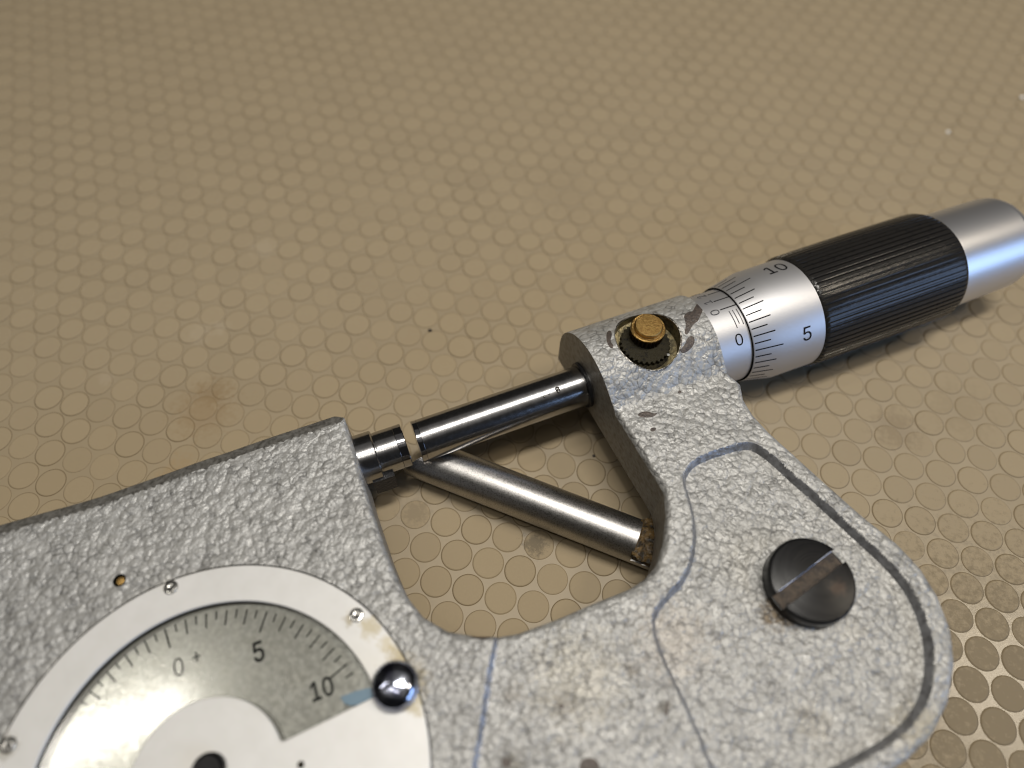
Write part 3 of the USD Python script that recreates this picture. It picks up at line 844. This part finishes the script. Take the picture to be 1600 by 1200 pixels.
screw = part('panel_screw', M1, blackened, mic, smooth=30, label='large blackened slotted screw on the recessed panel')
fb = manifold3d.Manifold.cube((2 * RSC - 0.5, SW - 0.02, 0.2), True).rotate((0, 0, math.degrees(sa))).translate((-math.sin(sa) * off + SX[0], math.cos(sa) * off + SX[1], ST - SDEP - 0.06))
part('slot_floor', fb, worn, screw, smooth=False, label='rusty brown worn floor of the screw slot')
edge = revolve([(0, 0), (0.08, 0), (0.08, 9.6), (0, 9.6)], 8)
ev = np.asarray(edge.vertices)
ux, uy = np.array([math.cos(sa), math.sin(sa), 0]), np.array([-math.sin(sa), math.cos(sa), 0])
ew = SX + (ev[:, 2:3] - 4.8) * ux + (off + SW / 2 + 0.04) * uy + np.array([0, 0, ST + 0.0]) + ev[:, 0:1] * uy + ev[:, 1:2] * UP
ew += 0.05 * (meshkit.noise(ew * 0.9, 4)[:, None] - 0.5)
part('slot_burr', trimesh.Trimesh(ew, edge.faces, process=False), mat('bright_burr', (0.4, 0.42, 0.48), metallic=1.0, rough=0.3), screw, smooth=True)

# ------------------------------------------------------------------ dial
plate_stains = [(at(577, 978, ZC), 1.9, (0.36, 0.29, 0.13), 0.6), (at(548, 968, ZC), 1.1, (0.26, 0.21, 0.11), 0.7), (at(626, 1030, ZC), 2.3, (0.30, 0.23, 0.09), 0.75),
                (at(648, 1095, ZC), 2.0, (0.32, 0.26, 0.12), 0.65), (at(8, 1168, ZC), 1.5, (0.22, 0.2, 0.14), 0.7), (at(604, 1004, ZC), 1.3, (0.4, 0.32, 0.15), 0.5)]
plate_mat = mat('silver_plate', (0.60, 0.592, 0.575), metallic=0.2, rough=0.45, noise=(0.35, (0.56, 0.552, 0.53), 0.3, 0.7), bump=(10, 0.012, 3), stains_and_shade=plate_stains)


def fdir(px, py, z=ZC):
    q = at(px, py, z)[:2] - win_c
    return math.atan2(q[1], q[0])


# window: between the hub and the ring, from the right-hand edge round past the left of the picture
right_a, right_b = at(455, 1152, ZC)[:2], at(580, 1091, ZC)[:2]
rd = (right_b - right_a) / np.linalg.norm(right_b - right_a)
rn = np.array([-rd[1], rd[0]])
if np.dot(win_c + np.array([0, 15.0]) - right_a, rn) < 0:
    rn = -rn
halfplane = Polygon([right_a - rd * 60, right_a + rd * 60, right_a + rd * 60 + rn * 80, right_a - rd * 60 + rn * 80])
# mirror of the right-hand edge about the instrument's axis across the dial
sym = AXN[:2]
def mirror(p):
    q = p - win_c
    return win_c + 2 * np.dot(q, sym) * sym - q
halfplane2 = Polygon([mirror(np.array(c)) for c in halfplane.exterior.coords])
wdisc = Point(*win_c).buffer(win_r, 96)
hub = Point(*hub_c).buffer(hub_r, 64)
window = wdisc.intersection(halfplane).intersection(halfplane2).difference(hub)
if window.geom_type != 'Polygon':
    window = max(window.geoms, key=lambda g: g.area)
window = window.buffer(-0.5).buffer(1.0).buffer(-0.5)
if window.geom_type != 'Polygon':
    window = max(window.geoms, key=lambda g: g.area)
cover = Point(*cov_c).buffer(cov_r, 96).difference(window)


def plate(poly, z0, z1, bevel=0.12):
    """A thin plate with a small bevel on its upper edges."""
    parts = []
    inner = poly.buffer(-bevel)
    v, f = trimesh.creation.triangulate_polygon(inner, engine='earcut')
    parts.append(trimesh.Trimesh(np.c_[v, np.full(len(v), z1)], f, process=False))
    for r_in, r_out in [(inner.exterior, poly.exterior)] + list(zip(inner.interiors, poly.interiors)):
        n = max(24, int(r_out.length / 0.25))
        outp = np.array([r_out.interpolate(t, normalized=True).coords[0] for t in np.linspace(0, 1, n, endpoint=False)])
        inp = np.array([r_in.interpolate(r_in.project(Point(*q))).coords[0] for q in outp])
        V = np.vstack([np.c_[inp, np.full(n, z1)], np.c_[outp, np.full(n, z1 - bevel)], np.c_[outp, np.full(n, z0)]])
        F = []
        for i in range(2):
            for j in range(n):
                k = (j + 1) % n
                a, b, c, d = i * n + j, i * n + k, (i + 1) * n + k, (i + 1) * n + j
                F += [(a, d, c), (a, c, b)]
        t = trimesh.Trimesh(V, F, process=False)
        ccw = np.sum(outp[:, 0] * np.roll(outp[:, 1], -1) - np.roll(outp[:, 0], -1) * outp[:, 1]) > 0
        is_hole = r_out is not poly.exterior
        if ccw == is_hole:
            t.faces = t.faces[:, ::-1]
        if is_hole:
            pass
        # face direction: outward from the solid
        mid_n = t.face_normals[0 if False else len(F) // 2 + 1]
        q = t.triangles_center[len(F) // 2 + 1]
        if poly.contains(Point(*(q[:2] + mid_n[:2] * 0.05))):
            t.faces = t.faces[:, ::-1]
        parts.append(t)
    return join(parts)


cov = part('cover_plate', plate(cover, ZC - 0.4, ZC), plate_mat, mic, smooth=28, label='pale silver dial cover plate with arc-shaped window')
hv, hf = wall_mesh(sample_ring(dial_hole.exterior, 0.25), ZBODY + 0.02, ZBODY - 2.2, inward=True)
part('cover_seat', (hv, hf), dark_hole, frame)
face_mat = mat('satin_dial', (0.36, 0.358, 0.335), metallic=0.5, rough=0.2, bump=(3.5, 0.012, 4), noise=(0.5, (0.35, 0.345, 0.315), 0.3, 0.65), rough_noise=(1.6, 0.14, 0.24))
fdisc = trimesh.creation.cylinder(radius=win_r + 1.2, height=0.3, sections=128)
fdisc.apply_translation((*win_c, ZF - 0.15))
face = part('dial_face', fdisc, face_mat, mic, smooth=False, label='satin silver dial face behind the window')
# graduations, in the directions the photograph shows
def ang_of(px, py):
    q = at(px, py, ZF)[:2] - face_c
    return math.atan2(q[1], q[0])
a_0, a_5, a_10 = (ang_of(*q) for q in ((263, 1002), (410, 976), (531, 1047)))
inc = (a_10 - a_0) / 20
print('dial step deg', math.degrees(inc), 'mid check', math.degrees(a_5 - a_0 - 10 * inc), 'cov', cov_c, cov_r, 'win', win_c, win_r, 'hub', hub_c, hub_r, 'face', face_c, face_r)
cam_fix = 0.0
dial_ink = mat('dial_ink', (0.008, 0.008, 0.008), rough=0.7, spec=0.1)
for k in range(-9, 22):
    a = a_0 + inc * k
    ln = 2.7 if k % 10 == 0 else (1.95 if k % 2 == 0 else 1.1)
    r1 = face_r
    w = 0.22 if k % 10 == 0 else 0.2
    dirv = np.array([math.cos(a), math.sin(a)])
    sv = np.array([-dirv[1], dirv[0]])
    c = np.array([face_c + dirv * (r1 - ln) - sv * w / 2, face_c + dirv * (r1 - ln) + sv * w / 2, face_c + dirv * r1 + sv * w / 2, face_c + dirv * r1 - sv * w / 2])
    cc = np.c_[c, np.full(4, ZF + 0.02)]
    part('graduation', (cc, np.array([(0, 2, 1), (0, 3, 2)])), dial_ink, face, smooth=False)


def flat_text(t, hgt, pos, z, bold=False):
    tm = text(t, hgt, bold)
    v = np.asarray(tm.vertices) * [0.8, 1, 1]
    w = np.c_[np.full(len(v), pos[0]), np.full(len(v), pos[1]), np.full(len(v), z)] + v[:, :1] * AXD + v[:, 1:2] * AXN + v[:, 2:3] * UP
    return trimesh.Trimesh(w, tm.faces, process=False)


for t, px, py, hh_, b in (('5', 404, 1018, 2.45, True), ('10', 503, 1076, 2.2, True), ('0', 279, 1042, 2.2, False), ('+', 307, 1026, 1.9, False)):
    part('numeral', flat_text(t, hh_, at(px, py, ZF), ZF + 0.02, b), dial_ink, face, smooth=False)
# tolerance pointer: blued blade peeping in at the right end of the window
tp = [at(x, y, ZF + 0.6)[:2] for x, y in ((532, 1089), (556, 1080), (580, 1074), (590, 1082), (584, 1098), (548, 1103), (538, 1099))]
pm = trimesh.creation.extrude_polygon(Polygon(tp).buffer(0), 0.25, engine='earcut')
pm.apply_translation((0, 0, ZF + 0.45))
part('tolerance_pointer', pm, mat('blued_steel', (0.10, 0.15, 0.20), metallic=0.5, rough=0.4), mic, smooth=False, label='blue tolerance pointer at the right end of the dial window')
# window glass
gl = {'t': ('transparent_bsdf', {'color': (0.97, 0.98, 0.97)}), 'g': ('glossy_bsdf', {'roughness': 0.1, 'color': (1, 1, 1)}), 'f': ('fresnel', {'IOR': 1.5}), 'm': ('mix_closure', {}),
      'geo': ('geometry', {}), 'map': ('mapping', {'scale': (1000, 1000, 1000)}), 'v': ('noise_texture', {'scale': 1.4, 'detail': 3}), 'b': ('bump', {'distance': 0.002 * MM, 'strength': 0.5})}
glass = usdkit.material(stage, '/World/Looks/dial_glass', gl, [('f.fac', 'm.fac'), ('t.BSDF', 'm.closure1'), ('g.BSDF', 'm.closure2'), ('geo.position', 'map.vector'), ('map.vector', 'v.vector'),
                                                               ('v.fac', 'b.height'), ('b.normal', 'g.normal')], surface='m.closure')
gw = window.buffer(0.4)
gvv, gff = trimesh.creation.triangulate_polygon(gw, engine='earcut')
part('dial_glass', (np.c_[gvv, np.full(len(gvv), ZC - 0.55)], gff), glass, mic, smooth=False)
# black wall added round the window: shadow of the gap under the plate, painted
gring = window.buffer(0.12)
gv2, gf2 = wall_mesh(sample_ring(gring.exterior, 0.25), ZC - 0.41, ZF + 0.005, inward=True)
part('window_gap_shade', (gv2, gf2), dark_hole, cov, smooth=40)
# rivets in the cover ring
rivet_m = mat('rivet_steel', (0.34, 0.335, 0.32), metallic=1.0, rough=0.22, bump=(0.8, 0.12, 1))
for px, py in ((267, 918), (557, 961), (13, 1164)):
    q = at(px, py, ZC)
    rv = revolve([(0.95, 0.0), (0.93, 0.10), (0.85, 0.22), (0.5, 0.3), (0.3, 0.22), (0, 0.2)], 28)
    rv.apply_translation((q[0], q[1], ZC - 0.03))
    part('rivet', rv, rivet_m, cov)
# domed stud holding the pointer
q = at(619, 1076, ZC + 1.2)
q2 = at(617, 1071, ZC + 1.2)
chrome = mat('dark_chrome', (0.58, 0.61, 0.70), metallic=1.0, rough=0.14, bump=(0.35, 0.25, 1), noise=(0.5, (0.16, 0.17, 0.24), 0.4, 0.6))
dome_k = knurled(2.95, ZC - 0.1, ZC + 1.5, 34, 0.18)
dome_k.apply_translation((q2[0], q2[1], 0))
stud = part('adjusting_screw', dome_k, chrome, mic, smooth=30, label='domed dark chrome screw with notched rim on the edge of the dial cover')
a_ = np.radians(np.linspace(0, 90, 10))
dm_ = revolve([(2.78 * math.cos(a), 1.5 + 1.25 * math.sin(a)) for a in a_], 48)
dm_.apply_translation((q2[0], q2[1], ZC - 0.02))
part('dome', dm_, chrome, stud)
# dark pivot at the lower edge of the picture, and a tiny hole beside it
q = at(325, 1204, ZC + 0.5)
pv = revolve([(1.95, 0), (1.9, 0.7), (1.5, 1.0), (0, 1.0)], 48)
pv.apply_translation((q[0], q[1], ZC - 0.02))
part('pivot_screw', pv, blackened, cov)
q = at(470, 1195, ZC)
pv = revolve([(0.42, 0), (0.36, 0.05), (0, 0.06)], 20)
pv.apply_translation((q[0], q[1], ZC - 0.004))
part('pin_mark', pv, dark_hole, cov)

# ================================================================== the loose steel pin
RP = 3.45
PT = [(707, 701), (850, 754), (997, 806)]
PB = [(660, 746), (800, 821), (1000, 886)]
RP, RY, RSL_ = 3.47, 7.55, -0.14518
pd = np.array([1, RSL_, 0]) / math.hypot(1, RSL_)
pn = np.array([-pd[1], pd[0], 0])
p0 = np.array([0, RY, RP + 0.01])
pin_root = thing('steel_pin', 'loose ground steel pin with slanted tip lying on the mat inside the frame opening', 'pin', pos=p0)
pin_steel = mat('satin_pin_steel', (0.37, 0.362, 0.352), metallic=1.0, rough=0.3, noise=(0.7, (0.31, 0.303, 0.295), 0.3, 0.65), bump=(9, 0.02, 3), rough_noise=(4.0, 0.28, 0.4))
tl, tr = at(637, 738, 3.2), at(706, 701, 5.6)
sx = lambda q: float((np.asarray(q) - p0)[:2] @ pd[:2])
ny = lambda q: float((np.asarray(q) - p0)[:2] @ pn[:2])
print('pin tip', sx(tl), ny(tl), sx(tr), ny(tr))
x_end = sx(at(1003, 822, 5.5))
print('pin end', x_end)
cylm = manifold3d.Manifold.cylinder(60, RP, RP, 96).rotate((0, 90, 0))       # along +x from 0
cylm = cylm.translate((-12, 0, 0))
# slanted tip: remove everything to the left of a vertical plane
ca = math.atan2(ny(tr) - ny(tl), sx(tr) - sx(tl))
big = manifold3d.Manifold.cube((60, 60, 40), True).translate((-30, 0, 0)).rotate((0, 0, math.degrees(ca) - 90)).translate((sx(tl), ny(tl), 0))
cylm = cylm - big
# flat cut at the far end: upper half taken away
cylm = cylm - manifold3d.Manifold.cube((40, 20, 20), True).translate((x_end + 20, 0, 10 + 0.6))
cylm = cylm - manifold3d.Manifold.cube((80, 20, 20), True).translate((x_end + 5.5 + 40, 0, 0))


def place_pin(M):
    q = M.to_mesh()
    v, f = q.vert_properties[:, :3], q.tri_verts
    w = p0 + v[:, :1] * pd + v[:, 1:2] * pn + v[:, 2:3] * UP
    return trimesh.Trimesh(w, f, process=False)


part('shaft', place_pin(cylm), pin_steel, pin_root, smooth=30, org=p0)
# brown grease on the cut flat
gb = trimesh.creation.box((4.6, 6.4, 1.8)).subdivide_to_size(0.3) if hasattr(trimesh.Trimesh, 'subdivide_to_size') else trimesh.creation.box((4.2, 5.4, 1.6))
gv_ = np.asarray(gb.vertices)
bulge = (1 - (gv_[:, 0] / 2.3) ** 4) * (1 - (gv_[:, 1] / 2.9) ** 2)
gv_ = gv_ + np.c_[np.zeros((len(gv_), 2)), np.where(gv_[:, 2] > 0, bulge * 0.6, 0)]
gv_ += 1.1 * (np.stack([meshkit.fbm(gv_ * 1.3, 3, 11 + i) for i in range(3)], 1) - 0.5)
gw_ = p0 + (gv_[:, :1] + x_end + 2.05) * pd + gv_[:, 1:2] * pn + (gv_[:, 2:3] + 1.35) * UP
grease = mat('brown_grease', (0.14, 0.085, 0.028), rough=0.16, bump=(3.0, 0.35, 4), noise=(1.2, (0.02, 0.015, 0.009), 0.4, 0.6), spec=0.6)
part('grease', (gw_, np.asarray(gb.faces)), grease, pin_root, smooth=True, org=p0, label='wet brown grease on the cut end')

# ================================================================== specks on the mat
crumb_dark = mat('dark_crumb', (0.03, 0.025, 0.02), rough=0.6)
crumb_pale = mat('pale_flake', (0.75, 0.72, 0.66), rough=0.5)
for px, py, r, mm_, lab, nm in ((672, 516, 0.32, crumb_dark, 'tiny dark crumb on the mat above the gap between spindle and anvil', 'crumb'), (1597, 152, 0.5, crumb_pale, 'pale flake on the mat at the far right, above the ratchet end', 'flake'),
                                (1481, 206, 0.45, crumb_pale, 'small pale flake on the mat above the black grip', 'flake'), (928, 712, 0.22, crumb_dark, 'tiny dark crumb on the mat between spindle and loose pin', 'crumb')):
    q = at(px, py, 0.15)
    o = thing(nm, lab, nm, pos=q)
    ic = trimesh.creation.icosphere(1, r)
    v = np.asarray(ic.vertices)
    ic.vertices = v * [1.2, 0.9, 0.6] * (0.7 + 0.6 * meshkit.noise(v * 2.1 / r, int(px)))[:, None] + q
    part('lump', ic, mm_, o, smooth=False, org=q)
